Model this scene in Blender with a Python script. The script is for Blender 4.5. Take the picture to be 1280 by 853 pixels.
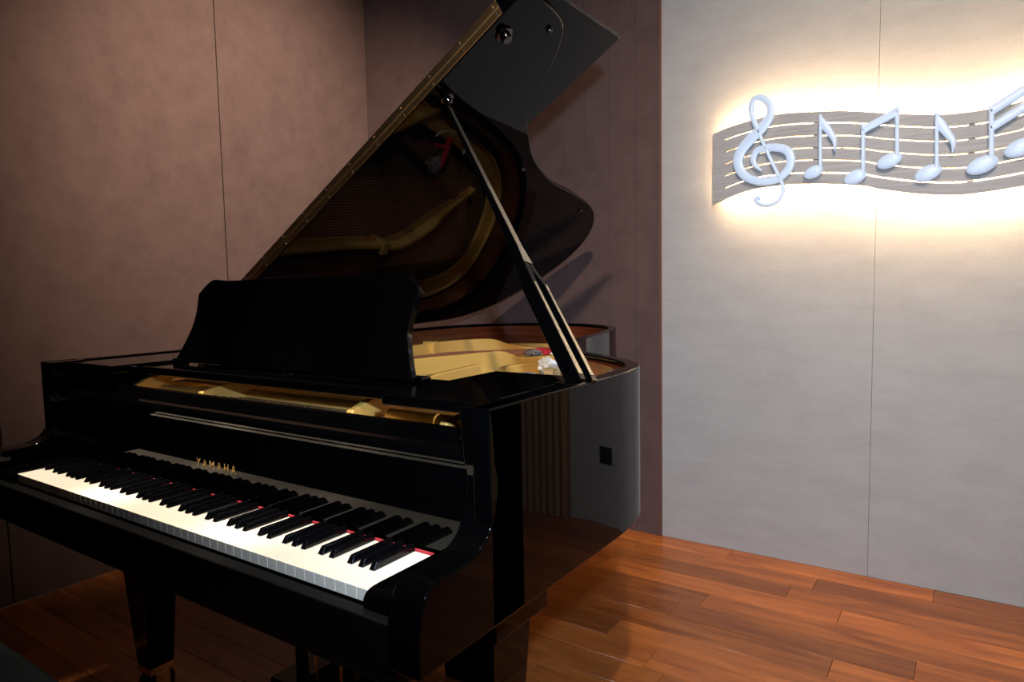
import bpy, bmesh, math, random
from mathutils import Vector, Matrix
random.seed(7)
for o in list(bpy.data.objects):
    bpy.data.objects.remove(o)
S = bpy.context.scene
COL = S.collection
R = math.radians

# ------------------------------------------------------------------ camera
cam = bpy.data.cameras.new('camera'); co = bpy.data.objects.new('camera', cam); COL.objects.link(co)
cam.sensor_width = 36; cam.lens = 850 / 1280 * 36; cam.clip_start = .02
right = Vector((.8271953, .56158083, -.01936268)); down = Vector((.02937765, -.07763249, -.99654912))
fwd = Vector((-.56114605, .82377192, -.08071515))
CP = Vector((1.33461952, -.67320008, 1.16973131))
m = Matrix((right, -down, -fwd)).transposed().to_4x4(); m.translation = CP
co.matrix_world = m
S.camera = co

# ------------------------------------------------------------------ world, exposure, lights
w = bpy.data.worlds.new('world'); S.world = w; w.use_nodes = True
w.node_tree.nodes['Background'].inputs[0].default_value = (.9, .8, .75, 1)
w.node_tree.nodes['Background'].inputs[1].default_value = .02
S.view_settings.view_transform = 'Standard'; S.view_settings.look = 'None'
S.view_settings.exposure = 0.0; S.view_settings.gamma = 1; S.view_settings.use_curve_mapping = False

def lamp(name, kind, loc, target, power, color, size=.1, spot=None, blend=.6):
    l = bpy.data.lights.new(name, kind); l.energy = power; l.color = color
    if kind == 'AREA': l.shape = 'DISK'; l.size = size
    else: l.shadow_soft_size = size
    if kind == 'SPOT': l.spot_size = R(spot); l.spot_blend = blend
    o = bpy.data.objects.new(name, l); COL.objects.link(o); o.location = loc
    o.rotation_euler = (Vector(target) - Vector(loc)).to_track_quat('-Z', 'Y').to_euler()
    return o
WARM = (1, .86, .72); COOL = (.50, .70, 1.0)
# speedlight held just above the camera
lamp('camera_flash', 'SPOT', CP + right * .09 - down * .22, CP + fwd * 2 + right * .55 - down * .12, 190, COOL, .025, 100, 1.0)
# recessed ceiling downlights (their fittings are built with the ceiling)
DOWN = [((-.44, .12, 3.0), (-.46, .08, .73), 340, 19, .6),
        ((.0, .12, 3.0), (.0, .08, .73), 340, 19, .6),
        ((.44, .12, 3.0), (.46, .08, .73), 250, 19, .6),
        ((1.72, -1.28, 3.0), (.98, 2.15, .75), 385, 72, 1.0),
        ((.25, 1.0, 3.0), (-1.65, 1.45, 1.76), 430, 71, 1.0)]
for L, T, P, A, B in DOWN:
    lamp('downlight_lamp', 'SPOT', Vector(L) - Vector((0, 0, .03)), T, P, WARM, .04, A, B)

# ------------------------------------------------------------------ materials
def mat(name, base, rough=.5, metal=0, ior=1.5, coat=0, emit=None, es=0, spec=None):
    m = bpy.data.materials.new(name); m.use_nodes = True
    b = m.node_tree.nodes['Principled BSDF']
    b.inputs['Base Color'].default_value = (*base, 1); b.inputs['Roughness'].default_value = rough
    b.inputs['Metallic'].default_value = metal; b.inputs['IOR'].default_value = ior
    b.inputs['Coat Weight'].default_value = coat
    if spec is not None: b.inputs['Specular IOR Level'].default_value = spec
    if emit: b.inputs['Emission Color'].default_value = (*emit, 1); b.inputs['Emission Strength'].default_value = es
    return m
def noisy(m, ca, cb, scale=(8, 8, 8), detail=4, bump=0, bscale=None, rvar=None, obj_random=0, rough=.6, dist=0):
    nt = m.node_tree; N = nt.nodes; Lk = nt.links; b = N['Principled BSDF']
    tc = N.new('ShaderNodeTexCoord'); mp = N.new('ShaderNodeMapping'); mp.inputs['Scale'].default_value = scale
    no = N.new('ShaderNodeTexNoise'); no.inputs['Scale'].default_value = 1; no.inputs['Detail'].default_value = detail
    no.inputs['Roughness'].default_value = rough; no.inputs['Distortion'].default_value = dist
    Lk.new(tc.outputs['Object'], mp.inputs[0]); Lk.new(mp.outputs[0], no.inputs[0])
    if obj_random:
        oi = N.new('ShaderNodeObjectInfo'); vm = N.new('ShaderNodeVectorMath'); vm.operation = 'SCALE'
        vm.inputs[0].default_value = (17, 31, 5); Lk.new(oi.outputs['Random'], vm.inputs['Scale'])
        Lk.new(vm.outputs[0], mp.inputs['Location'])
    cr = N.new('ShaderNodeValToRGB'); cr.color_ramp.elements[0].position = .3; cr.color_ramp.elements[1].position = .7
    cr.color_ramp.elements[0].color = (*ca, 1); cr.color_ramp.elements[1].color = (*cb, 1)
    Lk.new(no.outputs['Fac'], cr.inputs[0])
    out = cr.outputs[0]
    if obj_random:
        hs = N.new('ShaderNodeHueSaturation'); mr = N.new('ShaderNodeMapRange')
        mr.inputs['To Min'].default_value = 1 - obj_random; mr.inputs['To Max'].default_value = 1 + obj_random
        Lk.new(oi.outputs['Random'], mr.inputs[0]); Lk.new(mr.outputs[0], hs.inputs['Value']); Lk.new(out, hs.inputs['Color'])
        out = hs.outputs[0]
    Lk.new(out, b.inputs['Base Color'])
    if bump:
        n2 = N.new('ShaderNodeTexNoise'); n2.inputs['Scale'].default_value = 1; n2.inputs['Detail'].default_value = 3
        mp2 = N.new('ShaderNodeMapping'); mp2.inputs['Scale'].default_value = bscale or scale
        Lk.new(tc.outputs['Object'], mp2.inputs[0]); Lk.new(mp2.outputs[0], n2.inputs[0])
        bp = N.new('ShaderNodeBump'); bp.inputs['Strength'].default_value = bump; bp.inputs['Distance'].default_value = .002
        Lk.new(n2.outputs['Fac'], bp.inputs['Height']); Lk.new(bp.outputs[0], b.inputs['Normal'])
    return m

BLACK = mat('black_polyester', (.0008, .0008, .0009), .03, ior=1.265)
BLACKE = mat('black_wood_satin', (.0015, .0015, .0015), .5, ior=1.2)
KEYW = noisy(mat('key_white', (.8, .76, .66), .25), (.78, .72, .58), (.84, .79, .68), (30, 8, 8))
KEYB = mat('key_black', (.002, .002, .0025), .12, ior=1.38)
GOLD = noisy(mat('plate_gold', (.5, .3, .08), .38, .25), (.72, .40, .085), (.78, .45, .11), (6, 6, 6), bump=.1, bscale=(300, 300, 300))
BRASS = mat('brass', (.80, .50, .22), .30, 1.0)
CHAMP = mat('champagne_metal', (.90, .80, .62), .30, 1.0)
STEEL = mat('screw_steel', (.8, .78, .75), .2, 1.0)
CHROME = mat('dark_chrome', (.12, .12, .13), .12, 1.0)
VENEER = noisy(mat('rim_veneer', (.2, .06, .02), .18, coat=.3), (.085, .016, .006), (.17, .040, .013), (1.5, 1.5, 60), 5)
SPRUCE = noisy(mat('spruce', (.4, .22, .1), .4), (.17, .085, .035), (.22, .12, .05), (60, 2, 2))
COPPER = mat('copper_string', (.5, .22, .13), .4, .7)
WIRE = mat('string_steel', (.35, .3, .27), .35, .8)
FELT = mat('red_felt', (.42, .02, .03), .9)
BROWN = noisy(mat('brown_fabric', (.2, .1, .08), .95, spec=.1), (.100, .060, .051), (.132, .080, .067), (9, 9, 9), 6, .5, (500, 500, 260), rough=.7)
BROWND = noisy(mat('brown_fabric_strip', (.2, .1, .08), .95, spec=.1), (.105, .060, .056), (.135, .080, .072), (9, 9, 9), 6, .5, (500, 500, 260), rough=.7)
GREY = noisy(mat('grey_linen', (.4, .37, .33), .95, spec=.1), (.365, .345, .325), (.425, .405, .385), (5, 5, 14), 8, .5, (260, 260, 500), rough=.75)
DARK = mat('room_shell', (.03, .024, .02), .9)
CEIL = mat('ceiling_paint', (.40, .38, .35), .9)
PLANK = noisy(mat('floor_plank', (.3, .1, .03), .30, coat=.15), (.185, .046, .010), (.42, .135, .028), (3.2, 26, 4), 7, .08, (20, 160, 20), obj_random=.30, dist=.6)
TRIMW = mat('wood_edge', (.13, .055, .038), .5)
BOARD = noisy(mat('sign_board', (.3, .27, .24), .6), (.36, .32, .285), (.46, .42, .38), (4, 4, 130), 4)
NOTE = mat('note_acrylic', (.74, .86, 1.0), .35)
LED = mat('led_strip', (1, 1, 1), .5, emit=(1, .72, .40), es=360)
LENS = mat('downlight_lens', (1, 1, 1), .5, emit=(1, .8, .55), es=14)
PINW = noisy(mat('pin_field_bronze', (.4, .2, .1), .4, .3), (.42, .22, .09), (.5, .28, .12), (20, 20, 20))
SLAT = noisy(mat('slat_wood', (.25, .13, .05), .4), (.42, .23, .09), (.52, .30, .13), (40, 40, 2))
OLIVE = mat('tan_wall', (.55, .40, .14), .9)
BENCHM = noisy(mat('bench_cloth', (.02, .03, .035), .9, spec=.06), (.0016, .0024, .0028), (.003, .0042, .0048), (60, 60, 60), 3, .4, (400, 400, 400))
TISSUE = mat('white_tissue', (.85, .85, .85), .8)
PAPER = mat('white_paper', (.85, .87, .9), .6)
BLUEM = mat('blue_label', (.03, .22, .75), .5)
CARD = mat('beige_card', (.62, .48, .26), .7)
RED = mat('red_plastic', (.55, .02, .03), .4)
CLEAR = mat('clear_bag', (.55, .5, .5), .15)
CLEAR.node_tree.nodes['Principled BSDF'].inputs['Transmission Weight'].default_value = .6
SOCK = mat('socket_black', (.004, .004, .004), .4)

# ------------------------------------------------------------------ mesh helpers
class MB:
    def __init__(s): s.v = []; s.f = []; s.mi = []
    def add(s, vs, fs, mi=0):
        n = len(s.v); s.v += [tuple(v) for v in vs]; s.f += [tuple(i + n for i in f) for f in fs]; s.mi += [mi] * len(fs); return s
    def box(s, x0, x1, y0, y1, z0, z1, mi=0):
        return s.add([(x0,y0,z0),(x1,y0,z0),(x1,y1,z0),(x0,y1,z0),(x0,y0,z1),(x1,y0,z1),(x1,y1,z1),(x0,y1,z1)],
            [(3,2,1,0),(4,5,6,7),(0,1,5,4),(1,2,6,5),(2,3,7,6),(3,0,4,7)], mi)
    def hexa(s, a, b):   # two quads (lists of 4 pts, same winding)
        return s.add(list(a) + list(b), [(3,2,1,0),(4,5,6,7),(0,1,5,4),(1,2,6,5),(2,3,7,6),(3,0,4,7)])
    def prism(s, poly, a, b, axis=2, mi=0):   # poly of 2D points extruded along axis
        def P(p, t):
            return {2: (p[0], p[1], t), 0: (t, p[0], p[1]), 1: (p[0], t, p[1])}[axis]
        n = len(poly)
        vs = [P(p, a) for p in poly] + [P(p, b) for p in poly]
        fs = [tuple(range(n))[::-1], tuple(range(n, 2 * n))] + [(i, (i + 1) % n, n + (i + 1) % n, n + i) for i in range(n)]
        return s.add(vs, fs, mi)
    def band(s, A, B, z0, z1, closed=False, mi=0):    # wall between two polylines
        n = len(A); vs = []
        for a, b in zip(A, B): vs += [(*a, z0), (*a, z1), (*b, z1), (*b, z0)]
        fs = []
        for i in range(n if closed else n - 1):
            j = (i + 1) % n
            for k in range(4): fs.append((4*i+k, 4*j+k, 4*j+(k+1)%4, 4*i+(k+1)%4))
        if not closed: fs += [(0, 1, 2, 3), (4*n-1, 4*n-2, 4*n-3, 4*n-4)]
        return s.add(vs, fs, mi)
    def tube(s, pts, r, n=8, mi=0):
        pts = [Vector(p) for p in pts]; rs = r if isinstance(r, (list, tuple)) else [r] * len(pts)
        vs = []; fs = []
        for i, p in enumerate(pts):
            t = (pts[min(i+1, len(pts)-1)] - pts[max(i-1, 0)]).normalized()
            u = t.cross(Vector((0, 0, 1)) if abs(t.z) < .9 else Vector((1, 0, 0))).normalized(); q = t.cross(u)
            vs += [p + (u * math.cos(2*math.pi*k/n) + q * math.sin(2*math.pi*k/n)) * rs[i] for k in range(n)]
        for i in range(len(pts) - 1):
            fs += [(i*n+k, i*n+(k+1)%n, (i+1)*n+(k+1)%n, (i+1)*n+k) for k in range(n)]
        fs += [tuple(range(n))[::-1], tuple(range((len(pts)-1)*n, len(pts)*n))]
        return s.add(vs, fs, mi)
    def lathe(s, prof, c=(0, 0, 0), n=24, mi=0, axis='z'):
        vs = []; fs = []
        for r, z in prof:
            for k in range(n):
                a = 2*math.pi*k/n; x, y = r*math.cos(a), r*math.sin(a)
                v = (x, y, z) if axis == 'z' else ((x, z, y) if axis == 'y' else (z, x, y))
                vs.append((c[0]+v[0], c[1]+v[1], c[2]+v[2]))
        for i in range(len(prof)-1):
            fs += [(i*n+k, i*n+(k+1)%n, (i+1)*n+(k+1)%n, (i+1)*n+k) for k in range(n)]
        fs += [tuple(range(n))[::-1], tuple(range((len(prof)-1)*n, len(prof)*n))]
        return s.add(vs, fs, mi)
    def ell(s, c, r, rot=None, nu=20, nv=12, mi=0):
        vs = []; fs = []
        for j in range(nv + 1):
            p = math.pi * j / nv
            for i in range(nu):
                a = 2*math.pi*i/nu
                v = Vector((r[0]*math.sin(p)*math.cos(a), r[1]*math.cos(p), r[2]*math.sin(p)*math.sin(a)))
                if rot is not None: v = rot @ v
                vs.append(Vector(c) + v)
        for j in range(nv):
            fs += [(j*nu+i, j*nu+(i+1)%nu, (j+1)*nu+(i+1)%nu, (j+1)*nu+i) for i in range(nu)]
        return s.add(vs, fs, mi)
    def stroke(s, P, y, d, nr=14, mi=0):     # rounded letter stroke in the XZ plane, P = (x, z, width)
        vs = []; fs = []; n = nr
        for i, (x, z, wd) in enumerate(P):
            a = P[max(i-1, 0)]; b = P[min(i+1, len(P)-1)]
            t = Vector((b[0]-a[0], b[1]-a[1])); t.normalize(); nx, nz = -t.y, t.x
            for k in range(n):
                q = 2*math.pi*k/n; e = wd/2*math.cos(q); h = d/2*math.copysign(abs(math.sin(q))**.7, math.sin(q))
                vs.append((x+nx*e, y-h, z+nz*e))
        for i in range(len(P)-1):
            fs += [(i*n+k, i*n+(k+1)%n, (i+1)*n+(k+1)%n, (i+1)*n+k) for k in range(n)]
        fs += [tuple(range(n))[::-1], tuple(range((len(P)-1)*n, len(P)*n))]
        return s.add(vs, fs, mi)
    def build(s, name, mats, parent=None, bevel=0, smooth=True, seg=2, ang=40, sharp=35):
        me = bpy.data.meshes.new(name); me.from_pydata(s.v, [], s.f)
        for mm in (mats if isinstance(mats, (list, tuple)) else [mats]): me.materials.append(mm)
        me.polygons.foreach_set('material_index', s.mi)
        bm = bmesh.new(); bm.from_mesh(me); bmesh.ops.remove_doubles(bm, verts=bm.verts, dist=1e-6)
        bmesh.ops.recalc_face_normals(bm, faces=bm.faces); bm.to_mesh(me); bm.free()
        if smooth:
            me.polygons.foreach_set('use_smooth', [True] * len(me.polygons)); me.set_sharp_from_angle(angle=R(sharp))
        o = bpy.data.objects.new(name, me); COL.objects.link(o)
        if parent: par(o, parent)
        if bevel:
            b = o.modifiers.new('bevel', 'BEVEL'); b.width = bevel; b.segments = seg; b.limit_method = 'ANGLE'; b.angle_limit = R(ang)
            b.harden_normals = True
        return o
WM = {}
def par(o, p):
    o.parent = p
    o.matrix_parent_inverse = (WM[p.name] if p.name in WM else Matrix()).inverted()
def empty(name, loc):
    o = bpy.data.objects.new(name, None); COL.objects.link(o); o.location = loc; o.empty_display_size = .1
    WM[o.name] = Matrix.Translation(loc); return o
def tag(o, label, cat, group=None):
    o['label'] = label; o['category'] = cat
    if group: o['group'] = group
    return o
def struct(o): o['kind'] = 'structure'; return o
def smooth_line(P, k=6, closed=False):
    out = []; n = len(P); D = len(P[0])
    for i in range(n if closed else n - 1):
        p = [P[(i+j) % n] if closed else P[min(max(i+j, 0), n-1)] for j in (-1, 0, 1, 2)]
        for q in range(k):
            t = q / k
            out.append(tuple(.5*((2*p[1][d]) + (-p[0][d]+p[2][d])*t + (2*p[0][d]-5*p[1][d]+4*p[2][d]-p[3][d])*t*t
                + (-p[0][d]+3*p[1][d]-3*p[2][d]+p[3][d])*t**3) for d in range(D)))
    if not closed: out.append(tuple(P[-1]))
    return out
def offset(P, d):     # inward offset of an open polyline that runs counter-clockwise
    out = []
    for i, p in enumerate(P):
        a = P[max(i-1, 0)]; b = P[min(i+1, len(P)-1)]
        t = Vector((b[0]-a[0], b[1]-a[1])).normalized()
        out.append((p[0]-t.y*d, p[1]+t.x*d))
    return out

# ------------------------------------------------------------------ room
XL, XR, YF, YB, H = -1.65, 3.3, -2.7, 2.25, 3.05
fl = struct(MB().box(XL, XR, YF, YB, -.05, -.012).build('floor', DARK, smooth=False))
PW = .118; row = 0; y = YB; plank_meshes = {}
while y > YF:
    y0 = max(y - PW, YF); x = XL - random.uniform(0, .8)
    while x < XR:
        L = random.choice((.75, .9, 1.05, 1.2)); xa = max(x, XL); xb = min(x + L, XR)
        if xb - xa > .02:
            key = (round(xb - xa, 3), round(y - y0, 3))
            if key not in plank_meshes:
                o = MB().box(0, key[0] - .0012, .0006, key[1] - .0006, -.012, 0).build('plank', PLANK, fl, bevel=.0007, seg=1)
                plank_meshes[key] = o.data
            else:
                o = bpy.data.objects.new('plank', plank_meshes[key]); COL.objects.link(o); par(o, fl)
                b = o.modifiers.new('bevel', 'BEVEL'); b.width = .0007; b.segments = 1
            o.location = (xa, y0, random.uniform(-.0004, 0))
        x += L
    y = y0; row += 1
struct(MB().box(XL, XR, YF, YB, H, H + .05).build('ceiling', CEIL, smooth=False))
wl = struct(MB().box(XL - .1, XL - .02, YF, YB, 0, H).build('wall_left', DARK, smooth=False))
for a, b in ((1.285, YB), (.315, 1.285), (-.655, .315), (-1.625, -.655), (YF, -1.625)):
    MB().box(XL - .02, XL, a + .002, b - .002, 0, H).build('fabric_panel', BROWN, wl, bevel=.003)
wb = struct(MB().box(XL, XR, YB + .02, YB + .1, 0, H).build('wall_back', DARK, smooth=False))
for a, b in ((XL, -.582), (-.582, -.457), (-.457, -.331), (-.331, -.214), (-.214, -.088), (-.088, .044), (.044, .158)):
    MB().box(a + .0004, b - .0004, YB - .006, YB + .02, 0, H).build('fabric_strip', BROWN, wb, bevel=.0015)
MB().box(.158, .166, YB - .008, YB + .02, 0, H).build('wood_edge', TRIMW, wb)
for a, b in ((.166, 1.016), (1.016, 1.82)):
    MB().box(a + .0004, b - .0004, YB, YB + .02, 0, H).build('linen_panel', GREY, wb, bevel=.0012)
for k in range(7):
    a = 1.825 + k * .04
    MB().box(a, a + .027, YB - .03, YB + .02, 0, H).build('wood_slat', SLAT, wb, bevel=.003)
MB().box(2.11, XR, YB, YB + .02, 0, H).build('tan_panel', OLIVE, wb, bevel=.002)
struct(MB().box(XR, XR + .1, YF, YB, 0, H).build('wall_right', DARK, smooth=False))
struct(MB().box(XL, XR, YF - .1, YF, 0, H).build('wall_front', DARK, smooth=False))
nm = ('above the bass keys of the piano', 'above the middle keys of the piano', 'above the treble keys of the piano', 'above the open floor near the lit music sign', 'above the tail half of the piano')
for (L, T, P, A, B), n in zip(DOWN, nm):
    t = tag(empty('ceiling_downlight', (L[0], L[1], H)), 'small round recessed ceiling downlight ' + n, 'downlight', 'recessed ceiling downlights')
    MB().lathe([(.05, -.001), (.062, -.001), (.062, -.006), (.05, -.008), (.048, -.001)], (L[0], L[1], H)).build('trim_ring', CEIL, t)
    MB().lathe([(.0001, -.0015), (.046, -.0015), (.046, -.004), (.0001, -.004)], (L[0], L[1], H)).build('lens', LENS, t)
so = tag(empty('wall_socket', (1.59, YB, .35)), 'black wall socket low on the grey wall, below the music sign', 'socket')
MB().box(1.53, 1.65, YB - .010, YB - .0005, .305, .390).build('face_plate', SOCK, so, bevel=.003)

# ------------------------------------------------------------------ piano
PI = tag(empty('grand_piano', (0, 1.0, 0)), 'glossy black grand piano with raised lid, beside brown fabric wall', 'piano')
XH = .75
outer = [(.75, .12), (.75, .25), (.75, .38), (.75, .52), (.746, .62), (.728, .715), (.675, .795), (.60, .858), (.50, .925), (.405, 1.03), (.325, 1.17), (.252, 1.38),
         (.205, 1.59), (.155, 1.78), (.09, 1.93), (-.01, 2.045), (-.15, 2.12), (-.33, 2.135), (-.52, 2.085), (-.65, 1.975), (-.725, 1.80), (-.75, 1.6)]
outer = smooth_line(outer, 6) + [(-.75, 1.3), (-.75, .9), (-.75, .5), (-.75, .12)]
mid = offset(outer, .032); inner = offset(outer, .055)
ZB, ZT = .655, .990
MB().band(outer, mid, ZB, ZT).build('rim', BLACK, PI, bevel=.003)
MB().band([q for p, q in zip(outer, mid) if p[1] > .47], [q for p, q in zip(outer, inner) if p[1] > .47], ZB + .01, ZT - .012).build('inner_rim', VENEER, PI, bevel=.002)
sb = offset(outer, .054)
sbp = [p for p in sb if p[1] >= .2]
MB().prism(sbp, .79, .80).build('soundboard', SPRUCE, PI, smooth=False)
# arms
def arm_profile(step):
    P = [(-.045, ZB), (-.045, .70), (-.040, .735), (-.031, .758), (-.018, .771), (.0, .777), (.036, .777), (.067, .779), (.090, .786),
         (.108, .797), (.120, .813), (.129, .834), (.1345, .860), (.1365, .881)]
    P = smooth_line(P, 7) + [(.1305, .901)]
    if step: P += [(.124, .907), (.122, .93), (.120, .99)]
    else: P += [(.1285, .920), (.124, .968), (.1205, .99)]
    return P + [(.21, .99), (.21, ZB)]
for sx, st in ((1, 0), (-1, 1)):
    a, b = sorted((sx * XH, sx * .692))
    MB().prism(arm_profile(st), a, b, axis=0).build('arm', BLACK, PI, bevel=.0035, seg=3, sharp=9)
    a, b = sorted((sx * .6135, sx * .6915))
    cb = MB().prism(smooth_line([(-.012, .69), (-.012, .715), (-.008, .728), (.004, .7335), (.02, .735)], 3) + [(.148, .735), (.148, .69)], a, b, axis=0).build('cheek_block', BLACK, PI, bevel=.002)
    MB().lathe([(.0001, .735), (.007, .735), (.007, .7375), (.004, .739), (.0001, .739)], (sx * .652, .035, 0)).build('screw', CHROME, cb)
MB().box(-.6915, .6915, -.03, -.004, ZB, .708).build('key_slip', BLACKE, PI, bevel=.003)
MB().box(-.6915, .6915, -.028, .45, .615, .654).build('keybed', BLACKE, PI, bevel=.003)
MB().box(-.6915, .6915, .0, .16, .654, .700).build('key_frame', BLACKE, PI)
# under beams, rear beam
MB().box(-.69, .69, .45, .53, ZB, .72).build('belly_rail', BLACKE, PI)
MB().box(-.05, .02, .53, 1.9, .66, .74).build('back_post', BLACKE, PI)
# fallboard: upright mirror-black board with a rolled lip and a set-back nameboard
fb = MB().prism([(.149, .741), (.149, .885), (.1475, .890), (.1495, .8915), (.1482, .896), (.149, .904), (.154, .913), (.162, .916), (.175, .915), (.175, .741)], -.69, .69, axis=0).build('fallboard', BLACK, PI, smooth=False)
MB().prism([(.177, .741), (.177, .915), (.193, .936), (.205, .936), (.205, .741)], -.69, .69, axis=0).build('name_rail', BLACK, PI, bevel=.002)
MB().box(-.6125, .6125, .1455, .1485, .7305, .7345).build('name_felt', FELT, PI)
MB().lathe([(.0001, -.004), (.005, -.003), (.005, 0), (.0001, 0)], (.655, .176, .926), axis='y', n=14).build('screw', STEEL, PI)
cu = bpy.data.curves.new('t', 'FONT'); cu.body = 'YAMAHA'; cu.size = .0255; cu.space_character = 1.62; cu.extrude = .0003; cu.align_x = 'CENTER'
to = bpy.data.objects.new('t', cu); COL.objects.link(to)
bpy.context.view_layer.update()
me = bpy.data.meshes.new_from_object(to.evaluated_get(bpy.context.evaluated_depsgraph_get()))
bpy.data.objects.remove(to)
lt = bpy.data.objects.new('lettering', me); COL.objects.link(lt); me.materials.clear(); me.materials.append(mat('gold_leaf', (.8, .5, .16), .3, .9))
par(lt, PI); lt.location = (.002, .1485, .7895); lt.rotation_euler = (R(90), 0, 0)
lt['label'] = 'thin gold capital letters on the fallboard'

# keys
KW = 1.225 / 52
wk = MB().box(0, KW - .0009, 0, .147, .7095, .730).build('white_key', KEYW, PI, bevel=.0012)
wk.location = (-.6125, 0, 0)
bk = MB()
bk.hexa([(-.0062, .0510, .7305), (.0062, .0510, .7305), (.0062, .1475, .7305), (-.0062, .1475, .7305)],
        [(-.0046, .0590, .7425), (.0046, .0590, .7425), (.0046, .1475, .7425), (-.0046, .1475, .7425)])
bk = bk.build('black_key', KEYB, PI, bevel=.0012)
def again(o, name, loc):
    c = o.copy(); COL.objects.link(c); c.name = name; c.location = loc; return c
first = True
for i in range(52):
    if i: again(wk, 'white_key', (-.6125 + i * KW, 0, 0))
    n = i % 7          # 0 = A
    if n in (0, 2, 3, 5, 6) and i < 51:
        off = {0: .10, 2: -.10, 3: .10, 5: -.12, 6: 0}[n]
        x = -.6125 + (i + 1) * KW + off * KW * .6
        if first: bk.location = (x, 0, 0); first = False
        else: again(bk, 'black_key', (x, 0, 0))

# music shelf and desk
for sx in (1, -1):
    a, b = sorted((sx * .476, sx * .692))
    MB().box(a, b, .175, .522, .966, .986).build('shelf_rail', BLACK, PI, bevel=.003)
# closing board between right rail and rim (cheek cover)
ms = MB().box(-.473, .473, .245, .402, .958, .979).build('music_shelf', BLACK, PI, bevel=.004, seg=3)
half = smooth_line([(.425, .0), (.408, .035), (.392, .075), (.385, .105), (.387, .145), (.395, .176), (.3965, .186)], 4) + \
       smooth_line([(.3965, .187), (.388, .196), (.372, .211), (.352, .2235), (.33, .226), (.30, .2235), (.24, .222), (.12, .2255), (.0, .227)], 4)
poly = half + [(-x, z) for x, z in reversed(half[:-1])]
md = MB().prism(poly, 0, .016, axis=1).build('music_desk', BLACK, PI, bevel=.004, seg=3)
md.rotation_euler = (R(-19), 0, 0); md.location = (0, .312, .988)
for x in (.428, -.428, .0):
    MB().box(x - .022, x + .018, .318, .345, .979, .994).build('desk_hinge', CHROME, PI, bevel=.003)

# cast plate
G = MB()
pin = [p for p in offset(outer, .070)]
out1 = [p for p in pin if p[1] > .24]; in1 = [p for p in offset(outer, .150) if True]
in1 = [q for p, q in zip(pin, in1) if p[1] > .24]
G.band(out1, in1, .862, .880)
out2 = out1; in2 = [q for p, q in zip(pin, offset(outer, .085)) if p[1] > .24]
G.band(out2, in2, .880, .896)
G.prism([(-.68, .212), (.68, .212), (.68, .46), (.30, .50), (-.2, .58), (-.68, .62)], .885, .905)
G.build('cast_plate', GOLD, PI, bevel=.004)
def rib(pts, wd=.022, zb=.868):
    r = MB(); A = []; B = []
    P = [Vector((p[0], p[1])) for p in pts]
    vs = []
    for i, p in enumerate(pts):
        t = (P[min(i+1, len(P)-1)] - P[max(i-1, 0)]).normalized(); nx, ny = -t.y*wd/2, t.x*wd/2
        vs += [(p[0]+nx, p[1]+ny, zb), (p[0]+nx*.8, p[1]+ny*.8, p[2]), (p[0]-nx*.8, p[1]-ny*.8, p[2]), (p[0]-nx, p[1]-ny, zb)]
    n = len(pts); fs = []
    for i in range(n-1):
        for k in range(4): fs.append((4*i+k, 4*i+4+k, 4*i+4+(k+1)%4, 4*i+(k+1)%4))
    fs += [(0, 1, 2, 3), (4*n-1, 4*n-2, 4*n-3, 4*n-4)]
    return r.add(vs, fs)
ribs = [[(-.50, .24, .93), (-.49, .40, .955), (-.405, 1.15, .955), (-.395, 1.40, .957), (-.30, 1.56, .957), (-.255, 1.62, .935), (-.20, 1.70, .915), (-.12, 1.82, .90)],
        [(-.20, .24, .93), (-.17, .40, .955), (-.06, .83, .957), (.0, 1.02, .957), (.042, 1.145, .957), (.055, 1.19, .945), (.07, 1.235, .930), (.13, 1.33, .928), (.18, 1.42, .925)],
        [(.32, .24, .93), (.30, .36, .955), (.255, .51, .957), (.207, .79, .957), (.205, .84, .950), (.203, .90, .925), (.2, .96, .905)],
        [(.56, .24, .93), (.55, .40, .945), (.52, .62, .945), (.5, .74, .91)]]
for q in ribs:
    rib(smooth_line(q, 5)).build('plate_strut', GOLD, PI, bevel=.004, seg=3)
rib(smooth_line([(.203, .935, .921), (.16, 1.0, .926), (.165, 1.07, .928), (.20, 1.16, .928), (.215, 1.22, .926)], 5), .03).build('plate_flange', GOLD, PI, bevel=.004, seg=3)
MB().box(-.43, -.375, 1.30, 1.335, .87, .962).build('plate_lug', GOLD, PI, bevel=.004, seg=3)
# strings and pins, bridge
stg = MB(); cop = MB(); pins = MB()
for i in range(150):
    t = i / 149; xa = -.16 + .80 * t; xb = -.30 + .78 * t ** .8; yb = 1.86 - 1.15 * t ** .75
    if abs(xa - .31) < .018: continue
    stg.add([(xa-.0005, .33, .921), (xa+.0005, .33, .921), (xb+.0005, yb, .893), (xb-.0005, yb, .893)], [(0, 1, 2, 3)])
for i in range(36):
    t = i / 35; xa = -.63 + .41 * t; xb = -.44 + .36 * t; yb = 1.88 - .12 * abs(t)
    cop.add([(xa-.0016, .33, .930), (xa, .33, .932), (xa+.0016, .33, .930), (xb+.0016, yb, .905), (xb, yb, .907), (xb-.0016, yb, .905)], [(0, 1, 4, 5), (1, 2, 3, 4)])
for i in range(84):
    x = -.64 + 1.28 * i / 83
    if x < -.175 or x > .18: continue
    for j in range(2):
        yy = .232 + .022 * j + .004 * (i % 2)
        pins.box(x-.0026, x+.0026, yy-.0026, yy+.0026, .905, .924)
for mbx, n, mt in ((stg, 'plain_strings', WIRE), (cop, 'copper_strings', COPPER), (pins, 'tuning_pins', STEEL)):
    o = mbx.build(n, mt, PI, smooth=False); o['kind'] = 'stuff'
br = smooth_line([(.44, .72), (.36, .80), (.2, 1.0), (.05, 1.3), (-.08, 1.6), (-.2, 1.78), (-.3, 1.82)], 6)
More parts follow.
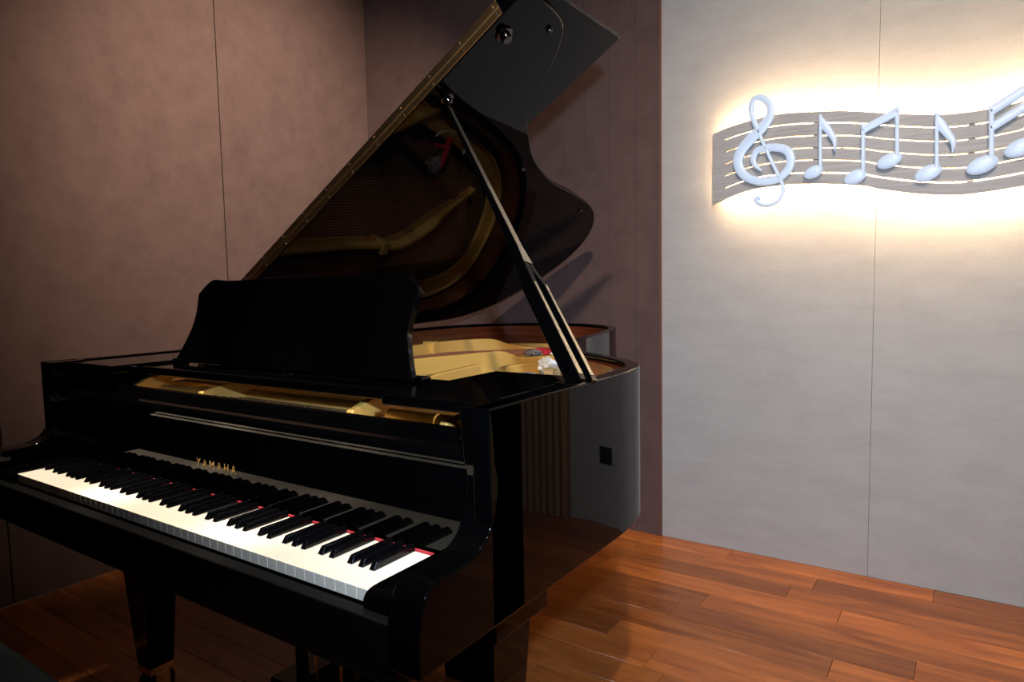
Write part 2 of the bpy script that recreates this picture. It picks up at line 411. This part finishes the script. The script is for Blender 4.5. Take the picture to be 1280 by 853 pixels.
MB().band(br, offset(br, .03), .80, .888).build('bridge', SPRUCE, PI, bevel=.003)
MB().box(-.172, .286, .222, .33, .9052, .9085).build('pin_field', PINW, PI, bevel=.001)
for x0, x1, yy in ((-.47, -.215, .272), (-.17, .285, .335), (.345, .535, .300)):
    MB().tube([(x0, yy + .03, .905), (x1, yy + .03, .905)], .018, 20).build('pressure_bar', GOLD, PI)

# lid, raised about the hinge on the bass side
TH = R(31.3)
LM = Matrix.Translation((-.75, 0, 1.0)) @ Matrix.Rotation(-TH, 4, 'Y')
def onlid(o):
    o.matrix_world = LM; o.parent = PI; o.matrix_parent_inverse = WM[PI.name].inverted(); o.matrix_basis = LM; return o
lo = [(1.510, .567), (1.510, .62), (1.508, .68), (1.490, .757), (1.447, .806), (1.392, .845), (1.31, .895), (1.225, .95), (1.165, 1.035), (1.085, 1.171), (1.010, 1.385),
      (.970, 1.618), (.902, 1.873), (.775, 2.050), (.602, 2.146), (.415, 2.153), (.197, 2.077), (.09, 1.97), (.031, 1.81), (.012, 1.58)]
lo = [(1.510, .567)] + smooth_line(lo[1:], 6) + [(.012, 1.0), (.012, .567)]
LT = .0185
onlid(MB().prism(lo, 0, LT).build('main_lid', BLACK, None, bevel=.0035, seg=3))
fo = [(.012, .569), (1.531, .569), (1.531, 1.014), (1.524, 1.021), (.012, 1.021)]
onlid(MB().prism(fo, LT + .003, 2 * LT + .003).build('front_lid_flap', BLACK, None, bevel=.004, seg=3))
ph = onlid(MB().box(.02, 1.443, .5645, .567, .002, LT - .0005).box(.02, 1.443, .5655, .5685, LT + .0035, 2 * LT + .001).tube([(.02, .5650, LT + .0015), (1.443, .5650, LT + .0015)], .0030, 10).build('piano_hinge', BRASS, None, bevel=.0005))
ph['label'] = 'long brass hinge strip with small steel screws'
for k in range(14):
    for zz in (.0078, 2 * LT - .0055):
        s = 1.430 - k * .108 + (.0 if zz < .02 else -.0)
        if s < .03: continue
        c = MB().ell((s, .5640, zz), (.0030, .0014, .0030), nu=10, nv=6).build('hinge_screw', STEEL); onlid(c)
        c.parent = ph; c.matrix_parent_inverse = LM.inverted(); c.matrix_basis = LM
def cup(s, y, r, h, name='prop_cup'):
    o = onlid(MB().lathe([(.0001, 0), (r, 0), (r, -.002), (r * .93, -.005), (r * .62, -.006), (r * .60, -h * .75), (r * .5, -h), (r * .25, -h * 1.02), (.0001, -h * 1.02)], (s, y, 0), 28).build(name, CHROME)); return o
cup(1.198, .625, .018, .018); cup(1.405, .616, .021, .020)
for s, y in ((1.465, .726), (1.038, 1.162), (.898, 1.762), (.40, 2.06), (.05, 1.5)):
    onlid(MB().lathe([(.0001, 0), (.0075, 0), (.0075, -.004), (.0055, -.0075), (.0001, -.009)], (s, y, 0), 16).build('lid_bumper', CHROME))
# lid prop: wide slotted lower half carrying the short prop, thin upper half
pb = Vector((.742, .430, .985)); pt = Vector((.276, .625, 1.603))
ax = (pt - pb); LEN = ax.length; ax.normalize()
yv = Vector((0, 1, 0)); yv = (yv - ax * yv.dot(ax)).normalized(); xv = yv.cross(ax); 
PM = Matrix((xv, yv, ax)).transposed().to_4x4(); PM.translation = pb
def onprop(o, parent=None):
    o.parent = PI; o.matrix_parent_inverse = WM[PI.name].inverted(); o.matrix_basis = PM; return o
def taper(secs):   # (t, x0, x1, y0, y1)
    b = MB(); vs = []; fs = []
    for t, x0, x1, y0, y1 in secs:
        z = t * LEN; vs += [(x0, y0, z), (x1, y0, z), (x1, y1, z), (x0, y1, z)]
    n = len(secs)
    for i in range(n-1):
        for k in range(4): fs.append((4*i+k, 4*i+4+k, 4*i+4+(k+1)%4, 4*i+(k+1)%4))
    fs += [(0, 1, 2, 3), (4*n-1, 4*n-2, 4*n-3, 4*n-4)]
    return b.add(vs, fs)
SXN = 1
low = taper([(0, -.016, .016, -.030, -.012), (.30, -.015, .015, -.028, -.012), (.345, -.013, .013, -.022, -.006), (.42, -.010, .010, -.012, .004), (.60, -.0075, .0075, -.009, .005), (.93, -.005, .005, -.006, .004), (1.0, -.004, .004, -.004, .004)])
low2 = taper([(0, -.016, .016, .008, .026), (.29, -.015, .015, .006, .020), (.335, -.013, .013, -.006, .010), (.42, -.010, .010, .001, .0045)])
low.add(low2.v, low2.f)
onprop(low.build('lid_prop', BLACK, None, bevel=.0022, seg=3))
for y0, y1 in ((-.027, -.0145), (.0095, .0195)):
    e = taper([(.015, .0162, .0172, y0, y1), (.29, .0152, .0162, y0 - (.0 if y0 > 0 else -.002), y1 - .004)]).build('edge_strip', CHAMP, None)
    onprop(e)
onprop(taper([(.36, .0126, .0136, -.020, .006), (.42, .0102, .0112, -.0118, .004), (.60, .0078, .0090, -.0088, .0048), (.93, .0053, .0066, -.0060, .0040), (.985, .0046, .0060, -.0042, .0042)]).build('edge_strip', CHAMP, None))
onprop(taper([(.012, -.014, .010, -.009, .005), (.27, -.012, .008, -.008, .002)]).build('short_prop', BLACK, None, bevel=.002, seg=3))
onprop(MB().tube([(0, -.031, .030), (0, .028, .030)], .006, 12).build('prop_pin', CHROME))
MB().box(.700, .748, .395, .465, .975, .992).build('prop_bracket', CHROME, PI, bevel=.002)

# legs, casters, lyre
def leg(x, y):
    l = MB()
    l.hexa([(x-.035, y-.035, .10), (x+.035, y-.035, .10), (x+.035, y+.035, .10), (x-.035, y+.035, .10)],
           [(x-.062, y-.062, .56), (x+.062, y-.062, .56), (x+.062, y+.062, .56), (x-.062, y+.062, .56)])
    l.box(x-.085, x+.085, y-.085, y+.085, .565, .64 if y < 1 else .655)
    o = l.build('leg', BLACK, PI, bevel=.004)
    c = MB().box(x-.036, x+.036, y-.036, y+.036, .085, .105)
    c.box(x-.036, x-.028, y-.02, y+.02, .03, .085).box(x+.028, x+.036, y-.02, y+.02, .03, .085)
    c = c.build('caster_bracket', BRASS, PI, bevel=.002)
    MB().lathe([(.0001, -.022), (.04, -.022), (.045, -.018), (.045, .018), (.04, .022), (.0001, .022)], (x, y, .045), axis='x', n=28).build('caster_wheel', CHROME, c)
    return o
leg(-.60, .30); leg(.60, .30); leg(-.28, 1.72)
ly = MB().box(-.13, .13, .36, .48, .575, .615).box(-.11, -.085, .41, .435, .17, .575).box(.085, .11, .41, .435, .17, .575).box(-.15, .15, .36, .52, .07, .17)
lyre = ly.build('pedal_lyre', BLACK, PI, bevel=.004)
for x in (-.04, .055):
    MB().tube([(x, .42, .17), (x, .42, .575)], .004, 10).build('pedal_rod', BRASS, lyre)
for x in (-.07, 0, .07):
    MB().tube([(x, .37, .11), (x, .31, .10), (x, .25, .085), (x, .22, .078)], [.008, .011, .016, .012], 12).build('pedal', BRASS, PI)

# ------------------------------------------------------------------ things left inside the piano
def crumple(c, r, seed, amp=.25):
    rnd = random.Random(seed); bm = bmesh.new(); bmesh.ops.create_icosphere(bm, subdivisions=3, radius=1)
    for v in bm.verts:
        n = v.co.normalized(); k = 1 + amp * (math.sin(n.x*7+seed)*math.cos(n.y*6-seed)+.6*math.sin(n.z*11+n.x*5)) + rnd.uniform(-.08, .08)
        v.co = Vector((n.x*r[0]*k, n.y*r[1]*k, n.z*r[2]*k))
    b = MB(); b.add([Vector(c)+v.co for v in bm.verts], [tuple(v.index for v in f.verts) for f in bm.faces]); bm.free(); return b
tag(crumple((.283, 1.055, .928), (.028, .028, .026), 3).build('crumpled_tissue', TISSUE), 'crumpled white tissue inside the piano, beside small beige box', 'tissue')
t = tag(empty('beige_box', (.335, 1.0, .886)), 'small beige cardboard box inside the piano at the curved rim', 'box')
MB().box(.318, .350, .975, 1.02, .8805, .928).build('box_body', CARD, t, bevel=.002)
MB().box(.317, .351, .974, 1.021, .9285, .932).build('box_flap', CARD, t, bevel=.001)
t = tag(empty('folded_paper', (.31, .97, .895)), 'white folded paper with blue end lying inside the piano', 'paper')
q0 = Vector((.228, 1.018, .900)); q1 = Vector((.395, .905, .905)); dq = (q1-q0).normalized(); sd = dq.cross(Vector((0,0,1))).normalized()
def slab(a, b, wd, h):
    b_ = MB(); u = sd*wd/2
    return b_.hexa([a-u, b-u, b+u, a+u], [a-u+Vector((0,0,h)), b-u+Vector((0,0,h)), b+u+Vector((0,0,h)), a+u+Vector((0,0,h))])
slab(q0 + dq*.016, q1, .045, .010).build('folded_sheet', PAPER, t, bevel=.002)
slab(q0, q0 + dq*.0155, .045, .0105).build('blue_end', BLUEM, t, bevel=.001)
t = tag(empty('tool_bag', (.0, 1.50, .915)), 'red plastic tool with a pale curved bag edge, lying on the strings', 'bag')
ring = [(.03+.075*math.cos(a), 1.52+.11*math.sin(a), .925+.006*math.sin(3*a)) for a in [-1.0 + 2.6*k/24 for k in range(25)]]
MB().tube(ring, .003, 8).build('bag_rim', TISSUE, t)
MB().box(-.045, .08, 1.505, 1.525, .915, .932).box(.03, .045, 1.44, 1.505, .915, .930).build('red_tool', RED, t, bevel=.004)
crumple((-.04, 1.48, .917), (.03, .04, .014), 5, .2).build('clear_film', CLEAR, t)

# ------------------------------------------------------------------ bench
bn = tag(empty('piano_bench', (.12, -.34, 0)), 'dark cushioned piano bench at bottom left, in front of the keys', 'bench')
MB().box(-.29, .53, -.53, -.165, .425, .482).build('cushion', BENCHM, bn, bevel=.022, seg=5)
MB().box(-.27, .51, -.51, -.185, .36, .424).build('seat_box', BLACK, bn, bevel=.004)
for x in (-.25, .45):
    for y in (-.49, -.245):
        MB().box(x, x + .045, y, y + .045, 0, .36).build('leg', BLACK, bn, bevel=.004)

# ------------------------------------------------------------------ music sign
SG = tag(empty('music_wall_sign', (1.1, YB, 1.62)), 'backlit wavy staff sign with pale blue notes on grey wall', 'sign')
top = [(.4126, 1.7788), (.4724, 1.7996), (.5552, 1.8139), (.6344, 1.8229), (.7126, 1.822), (.8249, 1.8108), (.9223, 1.797), (1.0251, 1.7746), (1.1546, 1.7484),
       (1.248, 1.7354), (1.3649, 1.7363), (1.4499, 1.7473), (1.53, 1.766), (1.62, 1.782), (1.72, 1.785)]
bot = [(.4126, 1.4930), (.4741, 1.5152), (.5575, 1.5391), (.677, 1.5476), (.7925, 1.5427), (.9015, 1.5295), (.9814, 1.5169), (1.031, 1.5005), (1.1292, 1.477),
       (1.2127, 1.4629), (1.2918, 1.4566), (1.3734, 1.461), (1.4591, 1.4703), (1.53, 1.482), (1.62, 1.497), (1.72, 1.500)]
top = smooth_line(top, 4); bot = smooth_line(bot, 4)
def at(L, x):
    for a, b in zip(L, L[1:]):
        if a[0] <= x <= b[0]: return a[1] + (b[1]-a[1])*(x-a[0])/(b[0]-a[0])
    return L[-1][1]
xs = [.4126 + (1.72-.4126)*i/70 for i in range(71)]
YS = 2.19; fr = [1, .845, .67, .5, .33, .155, 0]; hs = .0032
for k in range(6):
    b = MB(); vs = []; fs = []
    X = [x for x in xs if x >= .463]
    X = [.463] + X
    for x in X:
        zt, zb = at(top, x), at(bot, x); hh = zt - zb
        u = zb + hh*fr[k] - (hs if k else 0); l = zb + hh*fr[k+1] + (hs if k < 5 else 0)
        vs += [(x, YS, l), (x, YS, u), (x, YS+.014, u), (x, YS+.014, l)]
    n = len(X)
    for i in range(n-1):
        for q in range(4): fs.append((4*i+q, 4*i+4+q, 4*i+4+(q+1)%4, 4*i+(q+1)%4))
    fs += [(0, 1, 2, 3), (4*n-1, 4*n-2, 4*n-3, 4*n-4)]
    b.add(vs, fs).build('staff_band', BOARD, SG)
pl = [(x, at(bot, x)) for x in (.4126, .43, .447, .463)] + [(x, at(top, x)) for x in (.463, .447, .43, .4126)]
MB().prism(pl, YS, YS+.014, axis=1).build('staff_end', BOARD, SG)
for x in (.8, 1.3):
    MB().box(x, x+.02, YS+.0145, YS+.020, at(bot, x)+.03, at(top, x)-.03).build('support_bar', BOARD, SG)
for dz, L in ((-.018, top), (.018, bot)):
    b = MB(); pts = [(x, YS+.024, at(L, x)+dz) for x in xs if .462 <= x <= 1.70]
    b.tube(pts, .0045, 6).build('led_strip', LED, SG)
pts = [(x, YS+.024, (at(top, x)+at(bot, x))/2) for x in xs if .47 <= x <= 1.70]
for x in (.5, .9, 1.4, 1.66):
    MB().box(x-.006, x+.006, YS+.0205, YB, (at(top, x)+at(bot, x))/2-.006, (at(top, x)+at(bot, x))/2+.006).build('wall_stud', STEEL, SG)
YN = 2.165; ND = .018
clef = [(.6199, 1.6055, .0095), (.5958, 1.6284, .0189), (.5859, 1.6579, .0246), (.6032, 1.6881, .0284), (.6584, 1.6931, .0322), (.7125, 1.6744, .0341), (.7283, 1.6331, .0341),
        (.7135, 1.5953, .0322), (.6753, 1.5675, .0322), (.6124, 1.5658, .0322), (.5557, 1.592, .036), (.5266, 1.6403, .0398), (.5345, 1.6885, .0417), (.5707, 1.7327, .0436),
        (.6183, 1.7743, .0417), (.6492, 1.8175, .0341), (.6472, 1.8573, .0284), (.6171, 1.89, .0250), (.5894, 1.8907, .0230), (.576, 1.8608, .0208), (.582, 1.8197, .0208),
        (.6025, 1.7686, .0230), (.6187, 1.7263, .0151), (.659, 1.6332, .0151), (.6988, 1.5412, .0151), (.6932, 1.4978, .0151), (.6608, 1.4725, .0151), (.6213, 1.4741, .017), (.6011, 1.4937, .0246), (.613, 1.5049, .0240)]
cl = MB().stroke(smooth_line(clef, 5), YN, ND).build('treble_clef', NOTE, SG)
def head(p, c, rx=.042, rz=.025, rot=22):
    return MB().ell((c[0], YN, c[1]), (rx, .011, rz), Matrix.Rotation(R(-rot), 3, 'Y')).build('note_head', NOTE, p)
def bar(p, name, a, b, w0, w1=None):
    P = [(a[0]+(b[0]-a[0])*t, a[1]+(b[1]-a[1])*t, w0+((w1 or w0)-w0)*t) for t in (0, .02, .5, .98, 1)]
    return MB().stroke(P, YN, ND).build(name, NOTE, p)
def standoff(p, x, z):
    MB().tube([(x, YN+.006, z), (x, YS, z)], .004, 8).build('standoff', STEEL, p)
def note(kind, loc):
    e = empty(kind, loc); par(e, SG); e.matrix_parent_inverse = WM[SG.name].inverted(); return e
n1 = note('eighth_note', (.81, YN, 1.58)); head(n1, (.8095, 1.5809), .037, .024); bar(n1, 'stem', (.835, 1.583), (.8315, 1.793), .0150, .011)
MB().stroke(smooth_line([(.834, 1.782, .012), (.842, 1.757, .030), (.8592, 1.732, .028), (.8812, 1.6912, .020), (.8832, 1.650, .005)], 5), YN, ND).build('flag', NOTE, n1); standoff(n1, .8095, 1.5809)
n2 = note('beamed_pair', (.97, YN, 1.55)); head(n2, (.9547, 1.5479), .040, .026); head(n2, (1.0645, 1.5937), .043, .026)
bar(n2, 'stem', (.9807, 1.550), (.9771, 1.735), .0155); bar(n2, 'stem', (1.089, 1.600), (1.0851, 1.780), .0155)
bar(n2, 'beam', (.976, 1.714), (1.087, 1.764), .030); standoff(n2, .9547, 1.5479); standoff(n2, 1.0645, 1.5937)
n3 = note('eighth_note', (1.18, YN, 1.54)); head(n3, (1.1857, 1.5367), .044, .027); bar(n3, 'stem', (1.2114, 1.54), (1.2062, 1.741), .0165, .012)
MB().stroke(smooth_line([(1.208, 1.730, .012), (1.216, 1.705, .032), (1.2384, 1.6679, .028), (1.2570, 1.634, .020), (1.2555, 1.597, .006)], 5), YN, ND).build('flag', NOTE, n3); standoff(n3, 1.1857, 1.5367)
n4 = note('beamed_sixteenths', (1.34, YN, 1.55)); head(n4, (1.3418, 1.5474), .048, .029); head(n4, (1.4460, 1.5923), .048, .029)
bar(n4, 'stem', (1.3677, 1.545), (1.3618, 1.738), .0175); bar(n4, 'stem', (1.4711, 1.596), (1.4642, 1.800), .0175)
bar(n4, 'beam', (1.3600, 1.722), (1.4660, 1.788), .032); bar(n4, 'beam', (1.3620, 1.667), (1.4670, 1.732), .030); standoff(n4, 1.3418, 1.5474); standoff(n4, 1.446, 1.5923)
n5 = note('eighth_note', (1.62, YN, 1.62)); head(n5, (1.60, 1.592), .046, .028); bar(n5, 'stem', (1.627, 1.595), (1.623, 1.80), .017, .012)
standoff(cl if False else n5, 1.60, 1.592)
